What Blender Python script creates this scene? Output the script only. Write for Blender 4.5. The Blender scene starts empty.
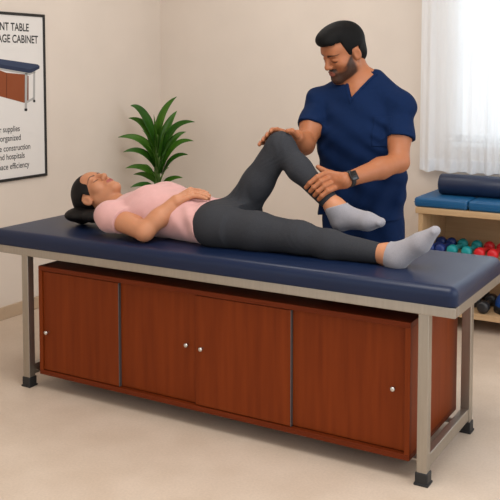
import bpy, bmesh, math, random
import numpy as np
from mathutils import Vector, Matrix
random.seed(7); np.random.seed(7)
S = bpy.context.scene
COL = S.collection
V = lambda *a: np.array(a, dtype=np.float64)

# ------------------------------------------------------------------ camera
FPX, TILT, YAW = 870.79, 0.0691, 0.5302
PX0, PY0C = 250.0, 129.32          # optical axis in the frame (rising-front lens shift)
CAM = V(2.7709, -2.7444, 1.4003)
RIGHT = V(math.cos(YAW), math.sin(YAW), 0)
FWD = V(-math.sin(YAW)*math.cos(TILT), math.cos(YAW)*math.cos(TILT), -math.sin(TILT))
UPV = np.cross(RIGHT, FWD)
def aty(px, py, Y):
    d = RIGHT*(px-PX0)/FPX - UPV*(py-PY0C)/FPX + FWD
    return CAM + d*(Y-CAM[1])/d[1]
def atx(px, py, X):
    d = RIGHT*(px-PX0)/FPX - UPV*(py-PY0C)/FPX + FWD
    return CAM + d*(X-CAM[0])/d[0]
cd = bpy.data.cameras.new('camera'); cam = bpy.data.objects.new('camera', cd); COL.objects.link(cam)
cd.sensor_width = 36; cd.lens = 36*FPX/500; cd.clip_start = .05
cd.shift_y = -(250-PY0C)/500
cam.matrix_world = Matrix(((RIGHT[0], UPV[0], -FWD[0], CAM[0]), (RIGHT[1], UPV[1], -FWD[1], CAM[1]),
                           (RIGHT[2], UPV[2], -FWD[2], CAM[2]), (0, 0, 0, 1)))
S.camera = cam

# ------------------------------------------------------------------ materials
def srgb(r, g, b):
    f = lambda c: (c/255/12.92) if c/255 <= .04045 else ((c/255+.055)/1.055)**2.4
    return (f(r), f(g), f(b), 1)
def new_mat(name):
    m = bpy.data.materials.new(name); m.use_nodes = True
    nt = m.node_tree; b = nt.nodes['Principled BSDF']
    return m, nt, b
def mat(name, col, rough=.5, metal=0, spec=.5, noise=0, nscale=(20, 20, 20), bump=0, bscale=200, detail=4, coat=0, sheen=0, sss=0, tint2=None, dist=.002):
    m, nt, b = new_mat(name)
    b.inputs['Base Color'].default_value = col
    b.inputs['Roughness'].default_value = rough
    b.inputs['Metallic'].default_value = metal
    b.inputs['Specular IOR Level'].default_value = spec
    b.inputs['Coat Weight'].default_value = coat
    b.inputs['Sheen Weight'].default_value = sheen
    L = nt.links
    tc = nt.nodes.new('ShaderNodeTexCoord')
    if noise or tint2:
        mp = nt.nodes.new('ShaderNodeMapping'); mp.inputs['Scale'].default_value = nscale
        L.new(tc.outputs['Object'], mp.inputs['Vector'])
        n = nt.nodes.new('ShaderNodeTexNoise'); n.inputs['Scale'].default_value = 1; n.inputs['Detail'].default_value = detail
        L.new(mp.outputs['Vector'], n.inputs['Vector'])
        mx = nt.nodes.new('ShaderNodeMix'); mx.data_type = 'RGBA'
        c2 = tint2 or tuple(c*(1-noise) for c in col[:3])+(1,)
        c1 = col if tint2 else tuple(min(1, c*(1+noise)) for c in col[:3])+(1,)
        mx.inputs['A'].default_value = c1; mx.inputs['B'].default_value = c2
        rp = nt.nodes.new('ShaderNodeMapRange'); rp.inputs['From Min'].default_value = .3; rp.inputs['From Max'].default_value = .7
        L.new(n.outputs['Fac'], rp.inputs['Value']); L.new(rp.outputs['Result'], mx.inputs['Factor'])
        L.new(mx.outputs['Result'], b.inputs['Base Color'])
    if bump:
        n2 = nt.nodes.new('ShaderNodeTexNoise'); n2.inputs['Scale'].default_value = bscale; n2.inputs['Detail'].default_value = 5
        L.new(tc.outputs['Object'], n2.inputs['Vector'])
        bp = nt.nodes.new('ShaderNodeBump'); bp.inputs['Strength'].default_value = bump; bp.inputs['Distance'].default_value = dist
        L.new(n2.outputs['Fac'], bp.inputs['Height']); L.new(bp.outputs['Normal'], b.inputs['Normal'])
    if sss:
        b.inputs['Subsurface Weight'].default_value = sss
        b.inputs['Subsurface Radius'].default_value = (1, .35, .2); b.inputs['Subsurface Scale'].default_value = .006
    return m
def attr_mat(name, rough=.5, sss=.12, noise=.05, bump=.12):
    m, nt, b = new_mat(name); L = nt.links
    a = nt.nodes.new('ShaderNodeAttribute'); a.attribute_name = 'skin_tone'
    tc = nt.nodes.new('ShaderNodeTexCoord')
    n = nt.nodes.new('ShaderNodeTexNoise'); n.inputs['Scale'].default_value = 60
    L.new(tc.outputs['Object'], n.inputs['Vector'])
    rp = nt.nodes.new('ShaderNodeMapRange'); rp.inputs['To Min'].default_value = 1-noise; rp.inputs['To Max'].default_value = 1+noise
    L.new(n.outputs['Fac'], rp.inputs['Value'])
    mx = nt.nodes.new('ShaderNodeVectorMath'); mx.operation = 'SCALE'
    L.new(a.outputs['Color'], mx.inputs[0]); L.new(rp.outputs['Result'], mx.inputs['Scale'])
    L.new(mx.outputs['Vector'], b.inputs['Base Color'])
    b.inputs['Roughness'].default_value = rough; b.inputs['Specular IOR Level'].default_value = .35
    b.inputs['Subsurface Weight'].default_value = sss
    b.inputs['Subsurface Radius'].default_value = (1, .35, .2); b.inputs['Subsurface Scale'].default_value = .006
    n2 = nt.nodes.new('ShaderNodeTexNoise'); n2.inputs['Scale'].default_value = 300
    L.new(tc.outputs['Object'], n2.inputs['Vector'])
    bp = nt.nodes.new('ShaderNodeBump'); bp.inputs['Strength'].default_value = bump; bp.inputs['Distance'].default_value = .001
    L.new(n2.outputs['Fac'], bp.inputs['Height']); L.new(bp.outputs['Normal'], b.inputs['Normal'])
    return m
M = {}
M['wall'] = mat('wall_paint', srgb(220, 208, 196), .85, spec=.2, noise=.025, nscale=(3, 3, 3), bump=.15, bscale=90)
M['ceiling'] = mat('ceiling_paint', srgb(235, 230, 222), .9)
M['base'] = mat('skirting_vinyl', srgb(186, 162, 136), .5, noise=.04)
M['navy_vinyl'] = mat('navy_vinyl', srgb(14, 29, 58), .36, spec=.30, noise=.05, nscale=(6, 6, 6), bump=.2, bscale=350, dist=.001)
M['steel'] = mat('brushed_steel', srgb(168, 161, 150), .34, metal=.88, noise=.05, nscale=(90, 90, 6))
M['dark_steel'] = mat('dark_steel', srgb(96, 96, 98), .45, metal=.6)
M['chrome'] = mat('chrome', srgb(205, 202, 196), .22, metal=1)
M['black_rubber'] = mat('black_rubber', srgb(26, 26, 27), .55)
M['black_plastic'] = mat('black_plastic', srgb(22, 22, 24), .3)
M['screen'] = mat('watch_glass', srgb(12, 12, 15), .08)
M['wood'] = mat('mahogany_veneer', srgb(122, 52, 16), .50, spec=.12, nscale=(38, 38, 2.2), tint2=srgb(106, 42, 11), detail=8, bump=.05, bscale=120)
M['wood_edge'] = mat('mahogany_edge', srgb(108, 43, 15), .5, spec=.12, nscale=(2.2, 38, 38), tint2=srgb(96, 37, 12), detail=8)
M['pine'] = mat('pale_birch', srgb(200, 168, 128), .5, nscale=(3, 40, 40), tint2=srgb(186, 152, 112), detail=6)
M['pine_v'] = mat('pale_birch_upright', srgb(200, 168, 128), .5, nscale=(40, 40, 3), tint2=srgb(186, 152, 112), detail=6)
M['teal_vinyl'] = mat('petrol_blue_vinyl', srgb(12, 82, 128), .5, bump=.15, bscale=300, dist=.001)
M['bolster'] = mat('dark_navy_vinyl', srgb(24, 38, 66), .42, bump=.15, bscale=300, dist=.001)
M['d_blue'] = mat('blue_vinyl_dumbbell', srgb(26, 52, 118), .4)
M['d_teal'] = mat('teal_vinyl_dumbbell', srgb(18, 146, 150), .4)
M['d_red'] = mat('red_vinyl_dumbbell', srgb(208, 32, 40), .4)
M['d_black'] = mat('black_vinyl_dumbbell', srgb(34, 34, 36), .4)
M['ball_blue'] = mat('blue_rubber', srgb(24, 74, 150), .4)
M['paper'] = mat('poster_paper', srgb(224, 220, 216), .6, spec=.2)
M['ink'] = mat('black_ink', srgb(32, 32, 34), .6)
M['frame_black'] = mat('black_frame', srgb(24, 24, 24), .4)
for n, c in dict(p_navy=(60, 70, 94), p_navy2=(46, 55, 78), p_wood=(139, 74, 44), p_wood2=(116, 60, 36), p_steel=(172, 170, 168), p_steel2=(140, 138, 136), p_line=(92, 44, 26)).items():
    M[n] = mat('print_'+n, srgb(*c), .6, spec=.2)
M['leaf'] = mat('leaf_green', srgb(40, 84, 18), .4, spec=.25, nscale=(8, 8, 8), tint2=srgb(72, 116, 28), detail=3)
M['leaf_old'] = mat('leaf_dark', srgb(30, 68, 16), .42, spec=.25, nscale=(8, 8, 8), tint2=srgb(50, 96, 22), detail=3)
M['stem'] = mat('cane_green', srgb(84, 112, 48), .6, noise=.2, nscale=(10, 10, 60))
M['pot'] = mat('white_ceramic', srgb(225, 220, 212), .3)
M['soil'] = mat('potting_soil', srgb(58, 42, 30), .95, noise=.4, nscale=(60, 60, 60), bump=.6, bscale=80, dist=.01)
M['win_frame'] = mat('white_window_frame', srgb(238, 238, 238), .4)
M['skin_w'] = attr_mat('woman_skin'); M['skin_m'] = attr_mat('man_skin')
M['hair'] = mat('black_hair', srgb(9, 8, 8), .7, spec=.15, noise=.35, nscale=(160, 160, 40), bump=.5, bscale=170, dist=.003)
M['hair_w'] = mat('dark_brown_hair', srgb(14, 10, 9), .6, spec=.22, noise=.35, nscale=(40, 160, 160), bump=.4, bscale=150, dist=.003)
M['pink'] = mat('pink_jersey', srgb(203, 156, 152), .85, spec=.15, noise=.03, nscale=(40, 40, 40), bump=.25, bscale=400, sheen=.2, dist=.001)
M['legging'] = mat('charcoal_heather', srgb(50, 51, 55), .85, spec=.15, noise=.2, nscale=(330, 330, 330), bump=.2, bscale=500, sheen=0, dist=.001)
M['sock'] = mat('grey_sock_knit', srgb(143, 140, 145), .9, spec=.1, noise=.05, nscale=(200, 200, 200), bump=.3, bscale=450, sheen=.2, dist=.001)
M['scrub'] = mat('navy_scrub_cotton', srgb(12, 31, 64), .85, spec=.10, noise=.06, nscale=(60, 60, 60), bump=.25, bscale=350, dist=.001)
M['shoe'] = mat('black_shoe', srgb(30, 30, 34), .5)

def floor_mat():
    m, nt, b = new_mat('beige_vinyl_floor'); L = nt.links
    tc = nt.nodes.new('ShaderNodeTexCoord')
    n = nt.nodes.new('ShaderNodeTexNoise'); n.inputs['Scale'].default_value = 5; n.inputs['Detail'].default_value = 6
    n2 = nt.nodes.new('ShaderNodeTexNoise'); n2.inputs['Scale'].default_value = 110; n2.inputs['Detail'].default_value = 3
    L.new(tc.outputs['Object'], n.inputs['Vector']); L.new(tc.outputs['Object'], n2.inputs['Vector'])
    mx = nt.nodes.new('ShaderNodeMix'); mx.data_type = 'RGBA'
    mx.inputs['A'].default_value = srgb(201, 182, 163); mx.inputs['B'].default_value = srgb(209, 191, 173)
    r1 = nt.nodes.new('ShaderNodeMapRange'); r1.inputs['From Min'].default_value = .35; r1.inputs['From Max'].default_value = .65
    L.new(n.outputs['Fac'], r1.inputs['Value']); L.new(r1.outputs['Result'], mx.inputs['Factor'])
    mx2 = nt.nodes.new('ShaderNodeMix'); mx2.data_type = 'RGBA'; mx2.blend_type = 'MULTIPLY'; mx2.inputs['Factor'].default_value = 1
    r2 = nt.nodes.new('ShaderNodeMapRange'); r2.inputs['From Min'].default_value = .3; r2.inputs['From Max'].default_value = .7
    r2.inputs['To Min'].default_value = .93; r2.inputs['To Max'].default_value = 1.03
    L.new(n2.outputs['Fac'], r2.inputs['Value'])
    L.new(mx.outputs['Result'], mx2.inputs['A']); L.new(r2.outputs['Result'], mx2.inputs['B'])
    L.new(mx2.outputs['Result'], b.inputs['Base Color'])
    b.inputs['Roughness'].default_value = .42; b.inputs['Specular IOR Level'].default_value = .35
    return m
M['floor'] = floor_mat()
def curtain_mat():
    m, nt, b = new_mat('sheer_white_voile'); L = nt.links
    out = nt.nodes['Material Output']
    d = nt.nodes.new('ShaderNodeBsdfDiffuse'); d.inputs['Color'].default_value = (.95, .965, .985, 1)
    t = nt.nodes.new('ShaderNodeBsdfTranslucent'); t.inputs['Color'].default_value = (.82, .86, .92, 1)
    tr = nt.nodes.new('ShaderNodeBsdfTransparent')
    a = nt.nodes.new('ShaderNodeMixShader'); a.inputs[0].default_value = .28
    c = nt.nodes.new('ShaderNodeMixShader'); c.inputs[0].default_value = .21
    L.new(d.outputs[0], a.inputs[1]); L.new(t.outputs[0], a.inputs[2])
    L.new(a.outputs[0], c.inputs[1]); L.new(tr.outputs[0], c.inputs[2]); L.new(c.outputs[0], out.inputs['Surface'])
    return m
M['curtain'] = curtain_mat()
def glass_mat():
    m, nt, b = new_mat('window_glass'); L = nt.links
    out = nt.nodes['Material Output']
    g = nt.nodes.new('ShaderNodeBsdfGlossy'); g.inputs['Roughness'].default_value = .02
    tr = nt.nodes.new('ShaderNodeBsdfTransparent')
    c = nt.nodes.new('ShaderNodeMixShader'); c.inputs[0].default_value = .06
    L.new(tr.outputs[0], c.inputs[1]); L.new(g.outputs[0], c.inputs[2]); L.new(c.outputs[0], out.inputs['Surface'])
    return m
M['glass'] = glass_mat()

# ------------------------------------------------------------------ object helpers
def tag(o, label=None, cat=None, group=None, kind=None):
    if label: o['label'] = label
    if cat: o['category'] = cat
    if group: o['group'] = group
    if kind: o['kind'] = kind
    return o
def thing(name, label, cat, loc=(0, 0, 0), group=None, rz=0):
    o = bpy.data.objects.new(name, None); COL.objects.link(o); o.location = loc; o.rotation_euler.z = rz
    o.empty_display_size = .1
    return tag(o, label, cat, group)
def link(name, me, m, parent=None):
    o = bpy.data.objects.new(name, me); COL.objects.link(o)
    if m is not None: me.materials.append(m)
    if parent is not None: o.parent = parent
    return o
def build(name, bm, m, parent=None, smooth=False, auto=None):
    """bm is in world coordinates unless the parent sits elsewhere: shift to the parent's origin."""
    if parent is not None:
        p = parent; off = Vector((0, 0, 0))
        while p is not None: off += p.location; p = p.parent
        bmesh.ops.translate(bm, verts=bm.verts, vec=-off)
    bmesh.ops.recalc_face_normals(bm, faces=bm.faces)
    me = bpy.data.meshes.new(name); bm.to_mesh(me); bm.free()
    if smooth:
        me.polygons.foreach_set('use_smooth', [True]*len(me.polygons))
        if auto: me.set_sharp_from_angle(angle=math.radians(auto))
    return link(name, me, m, parent)
def add_box(bm, x0, x1, y0, y1, z0, z1, bev=0, seg=2):
    r = bmesh.ops.create_cube(bm, size=1)
    vs = r['verts']
    for v in vs:
        v.co = Vector(((x0+x1)/2+v.co.x*(x1-x0), (y0+y1)/2+v.co.y*(y1-y0), (z0+z1)/2+v.co.z*(z1-z0)))
    if bev:
        es = list({e for v in vs for e in v.link_edges})
        bmesh.ops.bevel(bm, geom=es, offset=bev, segments=seg, profile=.5, affect='EDGES')
    return bm
def box(*a, **k): return add_box(bmesh.new(), *a, **k)
def add_lathe(bm, prof, c=(0, 0, 0), axis='z', n=32):
    """prof: list of (radius, height)."""
    rings = []
    def pos(r, h, a):
        x, y = r*math.cos(a), r*math.sin(a)
        q = {'z': (x, y, h), 'x': (h, x, y), 'y': (x, h, y)}[axis]
        return Vector((c[0]+q[0], c[1]+q[1], c[2]+q[2]))
    for r, h in prof:
        if r < 1e-6: rings.append([bm.verts.new(pos(0, h, 0))])
        else: rings.append([bm.verts.new(pos(r, h, 2*math.pi*i/n)) for i in range(n)])
    for a, b in zip(rings[:-1], rings[1:]):
        for i in range(n):
            j = (i+1) % n
            if len(a) == 1 and len(b) == 1: continue
            if len(a) == 1: bm.faces.new((a[0], b[i], b[j]))
            elif len(b) == 1: bm.faces.new((a[i], b[0], a[j]))
            else: bm.faces.new((a[i], b[i], b[j], a[j]))
    return bm
def lathe(*a, **k): return add_lathe(bmesh.new(), *a, **k)
def dup(root, loc=None, rz=None, label=None):
    r = root.copy(); COL.objects.link(r)
    if loc is not None: r.location = loc
    if rz is not None: r.rotation_euler.z = rz
    if label: r['label'] = label
    for ch in root.children:
        c = ch.copy(); COL.objects.link(c); c.parent = r
        for g in ch.children:
            d = g.copy(); COL.objects.link(d); d.parent = c
    return r

# ------------------------------------------------------------------ the room
XW, YW, HC = -.848, 2.195, 2.7
XR, YF = 3.6, -3.4
tag(build('floor', box(XW-.1, XR, YF, YW+.1, -.05, 0), M['floor']), kind='structure')
tag(build('ceiling', box(XW-.1, XR, YF, YW+.1, HC, HC+.05), M['ceiling']), kind='structure')
tag(build('wall_left', box(XW-.1, XW, YF, YW+.1, 0, HC), M['wall']), kind='structure')
WX0, WX1, WZ0, WZ1 = 1.245, 2.60, .978, 2.15
bm = bmesh.new()
add_box(bm, XW, WX0, YW, YW+.1, 0, HC); add_box(bm, WX1, XR, YW, YW+.1, 0, HC)
add_box(bm, WX0, WX1, YW, YW+.1, 0, WZ0); add_box(bm, WX0, WX1, YW, YW+.1, WZ1, HC)
tag(build('wall_back', bm, M['wall']), kind='structure')
tag(build('baseboard_left', box(XW, XW+.012, YF, YW, 0,   .073, bev=.003), M['base']), kind='structure')
tag(build('baseboard_back', box(XW+.012, XR, YW-.012, YW, 0,   .073, bev=.003), M['base']), kind='structure')
win = bpy.data.objects.new('window_1', None); COL.objects.link(win); win.location = (WX0, YW, WZ0); tag(win, kind='structure')
bm = bmesh.new(); fw = .045
add_box(bm, WX0, WX1, YW+.02, YW+.08, WZ0, WZ0+fw, bev=.004); add_box(bm, WX0, WX1, YW+.02, YW+.08, WZ1-fw, WZ1, bev=.004)
add_box(bm, WX0, WX0+fw, YW+.02, YW+.08, WZ0, WZ1, bev=.004); add_box(bm, WX1-fw, WX1, YW+.02, YW+.08, WZ0, WZ1, bev=.004)
build('window_frame', bm, M['win_frame'], win)
bm = bmesh.new()
for x in (WX0+.195, WX0+.60, WX0+.98): add_box(bm, x-.014, x+.014, YW+.035, YW+.065, WZ0+fw, WZ1-fw, bev=.003)
add_box(bm, WX0+fw, WX1-fw, YW+.036, YW+.064, 1.465, 1.495, bev=.003)
build('muntin', bm, M['win_frame'], win)
build('pane', box(WX0+fw, WX1-fw, YW+.048, YW+.052, WZ0+fw, WZ1-fw), M['glass'], win)
build('sill', box(WX0-.01, WX1+.01, YW-.02, YW+.05, WZ0-.025, WZ0, bev=.005), M['win_frame'], win)

# sheer curtain: folded cloth hung from a rod
def curtain_sheet(x0, x1, z0, z1, yc, th=0):
    bm = bmesh.new(); nx, nz = 420, 26
    rng = np.random.RandomState(3)
    ph = np.cumsum(rng.uniform(.6, 1.5, 200))
    rows = []
    for k in range(nz+1):
        t = k/nz; z = z0+(z1-z0)*t
        r = []
        for i in range(nx+1):
            x = x0+(x1-x0)*i/nx
            u = (x-x0)/.070
            a = u+.35*math.sin(u*.9+1)+.3*math.sin(u*.37)
            amp = .012*(1-.2*t)*(.7+.3*math.sin(u*.6+2))
            y = yc+amp*math.sin(2*math.pi*a*.62)+.006*math.sin(2*math.pi*a*1.31+t)
            xx = x-(.012*t if i == 0 else 0)
            r.append(bm.verts.new((xx+.016*t*(1-i/nx), y, z+(.006*math.sin(a*3.9) if k == 0 else 0))))
        rows.append(r)
    for a, b in zip(rows[:-1], rows[1:]):
        for i in range(nx): bm.faces.new((a[i], a[i+1], b[i+1], b[i]))
    return bm
cur = thing('sheer_curtain', 'white sheer curtain hanging in soft folds over the window', 'curtain', (1.06, 2.12, .81))
build('curtain_panel', curtain_sheet(1.062, 2.76, .811, 2.28, 2.12), M['curtain'], cur, smooth=True)
bm = curtain_sheet(1.0625, 2.76, .811, .882, 2.12)
for v in bm.verts: v.co.y -= .0022
build('hem', bm, M['curtain'], cur, smooth=True)
bm = lathe([(0, .9), (.02, .9), (.02, .93), (.011, .93), (.011, 2.82), (.02, 2.82), (.02, 2.85), (0, 2.85)], (.05, 2.12, 2.285), 'x', 16)
for x in (1.02, 2.82): add_box(bm, x-.01, x+.01, 2.12, YW, 2.275, 2.295)
build('curtain_rod', bm, M['win_frame'], cur, smooth=True, auto=40)

# ------------------------------------------------------------------ treatment table
L, W, HR = 1.849, .5344, .5918
RT = HR+.035; PT = .692; XO = .0947; XL = .16
tbl = thing('treatment_table', 'long treatment table with navy padded top on square steel legs', 'treatment table', (L/2, W/2, 0))
def pad_mesh():
    x0, x1, y0, y1, z0, z1 = -XL-.004, L+XO+.004, -.024, W+.024, RT, PT
    R_ = .030; C_ = .034; bm = bmesh.new(); rings = []
    prof = [(.02, z0), (.004, z0), (.001, z0+.0015), (0, z0+.005), (0, z1-R_)]
    prof += [(R_*(1-math.cos(t)), z1-R_+R_*math.sin(t)) for t in np.linspace(.12, math.pi/2, 9)]
    prof += [(R_+.03, z1+.0008), (R_+.12, z1+.0016)]
    for ins, z in prof:
        c = max(.006, C_-ins*.85); ring = []
        for cx, cy, a0 in ((x1-ins-c, y1-ins-c, 0), (x0+ins+c, y1-ins-c, 90), (x0+ins+c, y0+ins+c, 180), (x1-ins-c, y0+ins+c, 270)):
            for k in range(9):
                an = math.radians(a0+90*k/8); ring.append(bm.verts.new((cx+c*math.cos(an), cy+c*math.sin(an), z)))
        rings.append(ring)
    for p_, q_ in zip(rings[:-1], rings[1:]):
        n = len(p_)
        for i in range(n): bm.faces.new((p_[i], p_[(i+1) % n], q_[(i+1) % n], q_[i]))
    bm.faces.new(rings[-1]); bm.faces.new(list(reversed(rings[0])))
    return bm
build('padded_top', pad_mesh(), M['navy_vinyl'], tbl, smooth=True, auto=50)
def pipe_rect(x0, x1, y0, y1, z0, z1): return box(x0, x1, y0, y1, z0, z1, bev=.0025)
build('top_rail', pipe_rect(-XL, L+XO, -.02, .015, HR, RT), M['steel'], tbl)
build('top_rail', pipe_rect(-XL, L+XO, W-.015, W+.02, HR, RT), M['steel'], tbl)
build('end_rail', pipe_rect(-XL, -XL+.03, .015, W-.015, HR, RT), M['steel'], tbl)
build('end_rail', pipe_rect(L+XO-.03, L+XO, .015, W-.015, HR, RT), M['steel'], tbl)
lw = .037
for lx in (0, L-lw):
    for ly in (0, W-lw):
        lg = build('leg', box(lx, lx+lw, ly, ly+lw, .03, HR, bev=.003), M['steel'], tbl)
        bm = bmesh.new(); add_box(bm, lx-.004, lx+lw+.004, ly-.004, ly+lw+.004, .004, .044, bev=.004); add_box(bm, lx-.007, lx+lw+.007, ly-.007, ly+lw+.007, 0, .008, bev=.002)
        build('foot_cap', bm, M['black_rubber'], lg)
for lx in (0, L-lw):
    build('crossbar', box(lx+.004, lx+lw-.004, lw, W-lw, .05, .096, bev=.003), M['steel'], tbl)
CX0, CX1, CY0, CY1, CZ0, CZ1 = .0842, 1.7817, .0156, .545, .0659, .5469
# angle brackets that carry the cabinet between the end frames
for a, b in ((lw-.004, CX0+.03), (CX1-.03, L-lw+.004)):
    for y in (.05, .42):
        bm = bmesh.new()
        add_box(bm, a, b, y, y+.035, CZ0-.006, CZ0, bev=.001)
        build('cabinet_bracket', bm, M['steel'], tbl)

# ------------------------------------------------------------------ cabinet
cab = thing('storage_cabinet', 'low mahogany brown storage cabinet with four sliding doors under the table', 'cabinet', ((CX0+CX1)/2, (CY0+CY1)/2, CZ0))
T = .02
build('top_panel', box(CX0, CX1, CY0, CY1, CZ1-T, CZ1, bev=.0015), M['wood_edge'], cab)
build('bottom_panel', box(CX0, CX1, CY0, CY1, CZ0, CZ0+T, bev=.0015), M['wood_edge'], cab)
build('side_panel', box(CX0, CX0+T, CY0, CY1, CZ0+T, CZ1-T, bev=.001), M['wood'], cab)
build('side_panel', box(CX1-T, CX1, CY0, CY1, CZ0+T, CZ1-T, bev=.001), M['wood'], cab)
build('back_panel', box(CX0+T, CX1-T, CY1-.012, CY1-.002, CZ0+T, CZ1-T), M['wood'], cab)
doors = [(CX0+T+.001, .522, 0, .133, .259), (.512, .894, .013, .860, .319), (.902, 1.322, 0, .937, .319), (1.312, CX1-T-.001, .013, 1.718, .306)]
for i, (a, b, dy, kx, kz) in enumerate(doors):
    y0 = CY0+.007+dy
    d = build('sliding_door', box(a, b, y0, y0+.012, CZ0+T+.003, CZ1-T-.004, bev=.0012), M['wood'], cab)
    kb = lathe([(0, 0), (.006, 0), (.0045, .004), (.0042, .012), (.0095, .015), (.0115, .019), (.0112, .024), (.008, .027), (0, .028)], (0, 0, 0), 'y', 24)
    for v in kb.verts: v.co = Vector((kx+v.co.x*.8, y0-v.co.y*.85, kz+v.co.z*.8))
    build('knob', kb, M['chrome'], d, smooth=True, auto=50)
    if dy == 0: build('edge_strip', box(b-.0005, b+.0025, y0-.0015, y0+.012, CZ0+T+.003, CZ1-T-.004), M['dark_steel'], d)

# ------------------------------------------------------------------ bench shelf unit, right
BX0, BX1, BY0, BY1, BZ = 1.174, 2.40, 1.76, YW-.016, .652
sh = thing('shelf_bench', 'pale wooden open shelf bench below the curtained window', 'shelf', ((BX0+BX1)/2, (BY0+BY1)/2, 0))
build('bench_top', box(BX0, BX1, BY0-.006, BY1, BZ-.032, BZ, bev=.003), M['pine'], sh)
for x in (BX0+.014, BX1-.039): build('side_panel', box(x, x+.025, BY0+.004, BY1, 0, BZ-.032, bev=.002), M['pine_v'], sh)
SZ, LZ = .396, .107
build('shelf_board', box(BX0+.039, BX1-.039, BY0+.006, BY1-.012, SZ-.022, SZ, bev=.002), M['pine'], sh)
build('shelf_board', box(BX0+.039, BX1-.039, BY0+.006, BY1-.012, LZ-.03, LZ, bev=.002), M['pine'], sh)
build('back_panel', box(BX0+.039, BX1-.039, BY1-.012, BY1-.004, LZ-.03, BZ-.032), M['pine'], sh)

def cushion(x0, x1, label):
    z0, z1 = BZ, BZ+.052
    o = thing('floor_cushion', label, 'cushion', ((x0+x1)/2, 1.96, z0), 'blue vinyl cushions on the shelf bench')
    build('cover', box(x0, x1, BY0+.012, 2.16, z0+.0002, z1, bev=.014, seg=4), M['teal_vinyl'], o, smooth=True, auto=60)
    bm = bmesh.new()
    add_box(bm, x0-.0012, x1+.0012, BY0+.0108, 2.1612, z0+.0245, z0+.0275, bev=.001)
    build('seam_piping', bm, M['teal_vinyl'], o)
cushion(1.160, 1.453, 'petrol blue flat vinyl cushion at the left end of the wooden bench')
cushion(1.457, 1.750, 'petrol blue flat vinyl cushion right of the first one on the bench')
bo = thing('bolster_roll', 'dark navy cylindrical bolster lying on the flat blue cushions', 'bolster', (1.65, 1.96, BZ+.052))
R = .058
build('roll', lathe([(R-.012, 1.205), (R-.004, 1.2085), (R, 1.217), (R, 1.683), (R-.004, 1.6915), (R-.012, 1.695)], (.04, 1.96, BZ+.0525+R), 'x', 40), M['bolster'], bo, smooth=True, auto=50)
for x, s in ((1.2455, -1), (1.7345, 1)):
    build('end_cap', lathe([(0, 0), (R-.018, .001), (R-.0115, -.001*s if s > 0 else .001), ], (x, 1.96, BZ+.0525+R), 'x', 40), M['bolster'], bo, smooth=True)

# ------------------------------------------------------------------ dumbbells
def dumbbell(m, r=.029, half=.095, loc=(0, 0, 0), label='', grp=''):
    o = thing('dumbbell', label, 'dumbbell', loc, grp)
    base = Vector(loc)
    def put(bm):
        for v in bm.verts: v.co += base
        return bm
    hl = .052
    for s in (-1, 1):
        c = s*(half)
        prof = [(0, -hl/2), (r*.62, -hl/2), (r*.9, -hl/2+.006), (r, -hl/2+.014), (r, hl/2-.014), (r*.9, hl/2-.006), (r*.62, hl/2), (0, hl/2)]
        build('weight_head', put(lathe(prof, (0, c, r), 'y', 8 if False else 28)), m, o, smooth=True, auto=40)
    build('handle', put(lathe([(.011, -half+.02), (.0125, -.02), (.0128, 0), (.0125, .02), (.011, half-.02)], (0, 0, r), 'y', 20)), m, o, smooth=True)
    return o
YD = 1.915
db = dumbbell(M['d_blue'], loc=(1.240, YD, SZ), label='blue dumbbell at the left end of the row, beside the shelf side panel', grp='dumbbells on the middle shelf')
dup(db, (1.298, YD, SZ), label='blue dumbbell next to the teal dumbbells')
dt = dumbbell(M['d_teal'], loc=(1.363, YD, SZ), label='teal dumbbell next to the blue dumbbells', grp='dumbbells on the middle shelf')
dup(dt, (1.443, YD, SZ), label='teal dumbbell next to the red dumbbells')
dr = dumbbell(M['d_red'], loc=(1.512, YD, SZ), label='red dumbbell next to the teal dumbbells', grp='dumbbells on the middle shelf')
dup(dr, (1.582, YD, SZ), label='red dumbbell at the right end of the row by the picture edge')
dk = dumbbell(M['d_black'], r=.033, half=.085, loc=(1.540, 1.89, LZ), label='black dumbbell in front on the bottom shelf beside the blue dome', grp='black dumbbells on the bottom shelf')
dup(dk, (1.468, 1.99, LZ), label='black dumbbell half hidden behind the table leg on the bottom shelf')
ba = thing('balance_dome', 'blue half ball balance trainer with black base on the bottom shelf', 'balance trainer', (1.672, 1.90, LZ))
build('base', lathe([(0, 0), (.096, 0), (.1, .008), (.1, .03), (.094, .036), (0, .036)], (1.672, 1.90, LZ), 'z', 40), M['black_rubber'], ba, smooth=True, auto=40)
build('dome', lathe([(.092, .034)]+[(.092*math.cos(a), .036+.085*math.sin(a)) for a in np.linspace(.05, math.pi/2-.02, 12)]+[(0, .121)], (1.672, 1.90, LZ), 'z', 40), M['ball_blue'], ba, smooth=True)

# ------------------------------------------------------------------ poster on the left wall
PY0, PY1, PZ0, PZ1 = .345, 1.050, .774, 1.716
po = thing('framed_poster', 'black framed poster of a treatment table hung on the left wall', 'poster', (XW, (PY0+PY1)/2, PZ0))
bm = bmesh.new(); b = .016; d = XW+.014
add_box(bm, XW, d, PY0, PY1, PZ1-b, PZ1, bev=.002); add_box(bm, XW, d, PY0, PY1, PZ0, PZ0+b, bev=.002)
add_box(bm, XW, d, PY0, PY0+b, PZ0+b, PZ1-b, bev=.002); add_box(bm, XW, d, PY1-b, PY1, PZ0+b, PZ1-b, bev=.002)
build('frame', bm, M['frame_black'], po)
build('printed_sheet', box(XW, XW+.008, PY0+b, PY1-b, PZ0+b, PZ1-b), M['paper'], po)
def print_poly(bm_, pts, lift):
    vs = []
    for px, py in pts:
        q = atx(px, py, XW+.008); vs.append(bm_.verts.new((XW+.008+lift, max(PY0+b, q[1]), q[2])))
    bm_.faces.new(vs)
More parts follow.
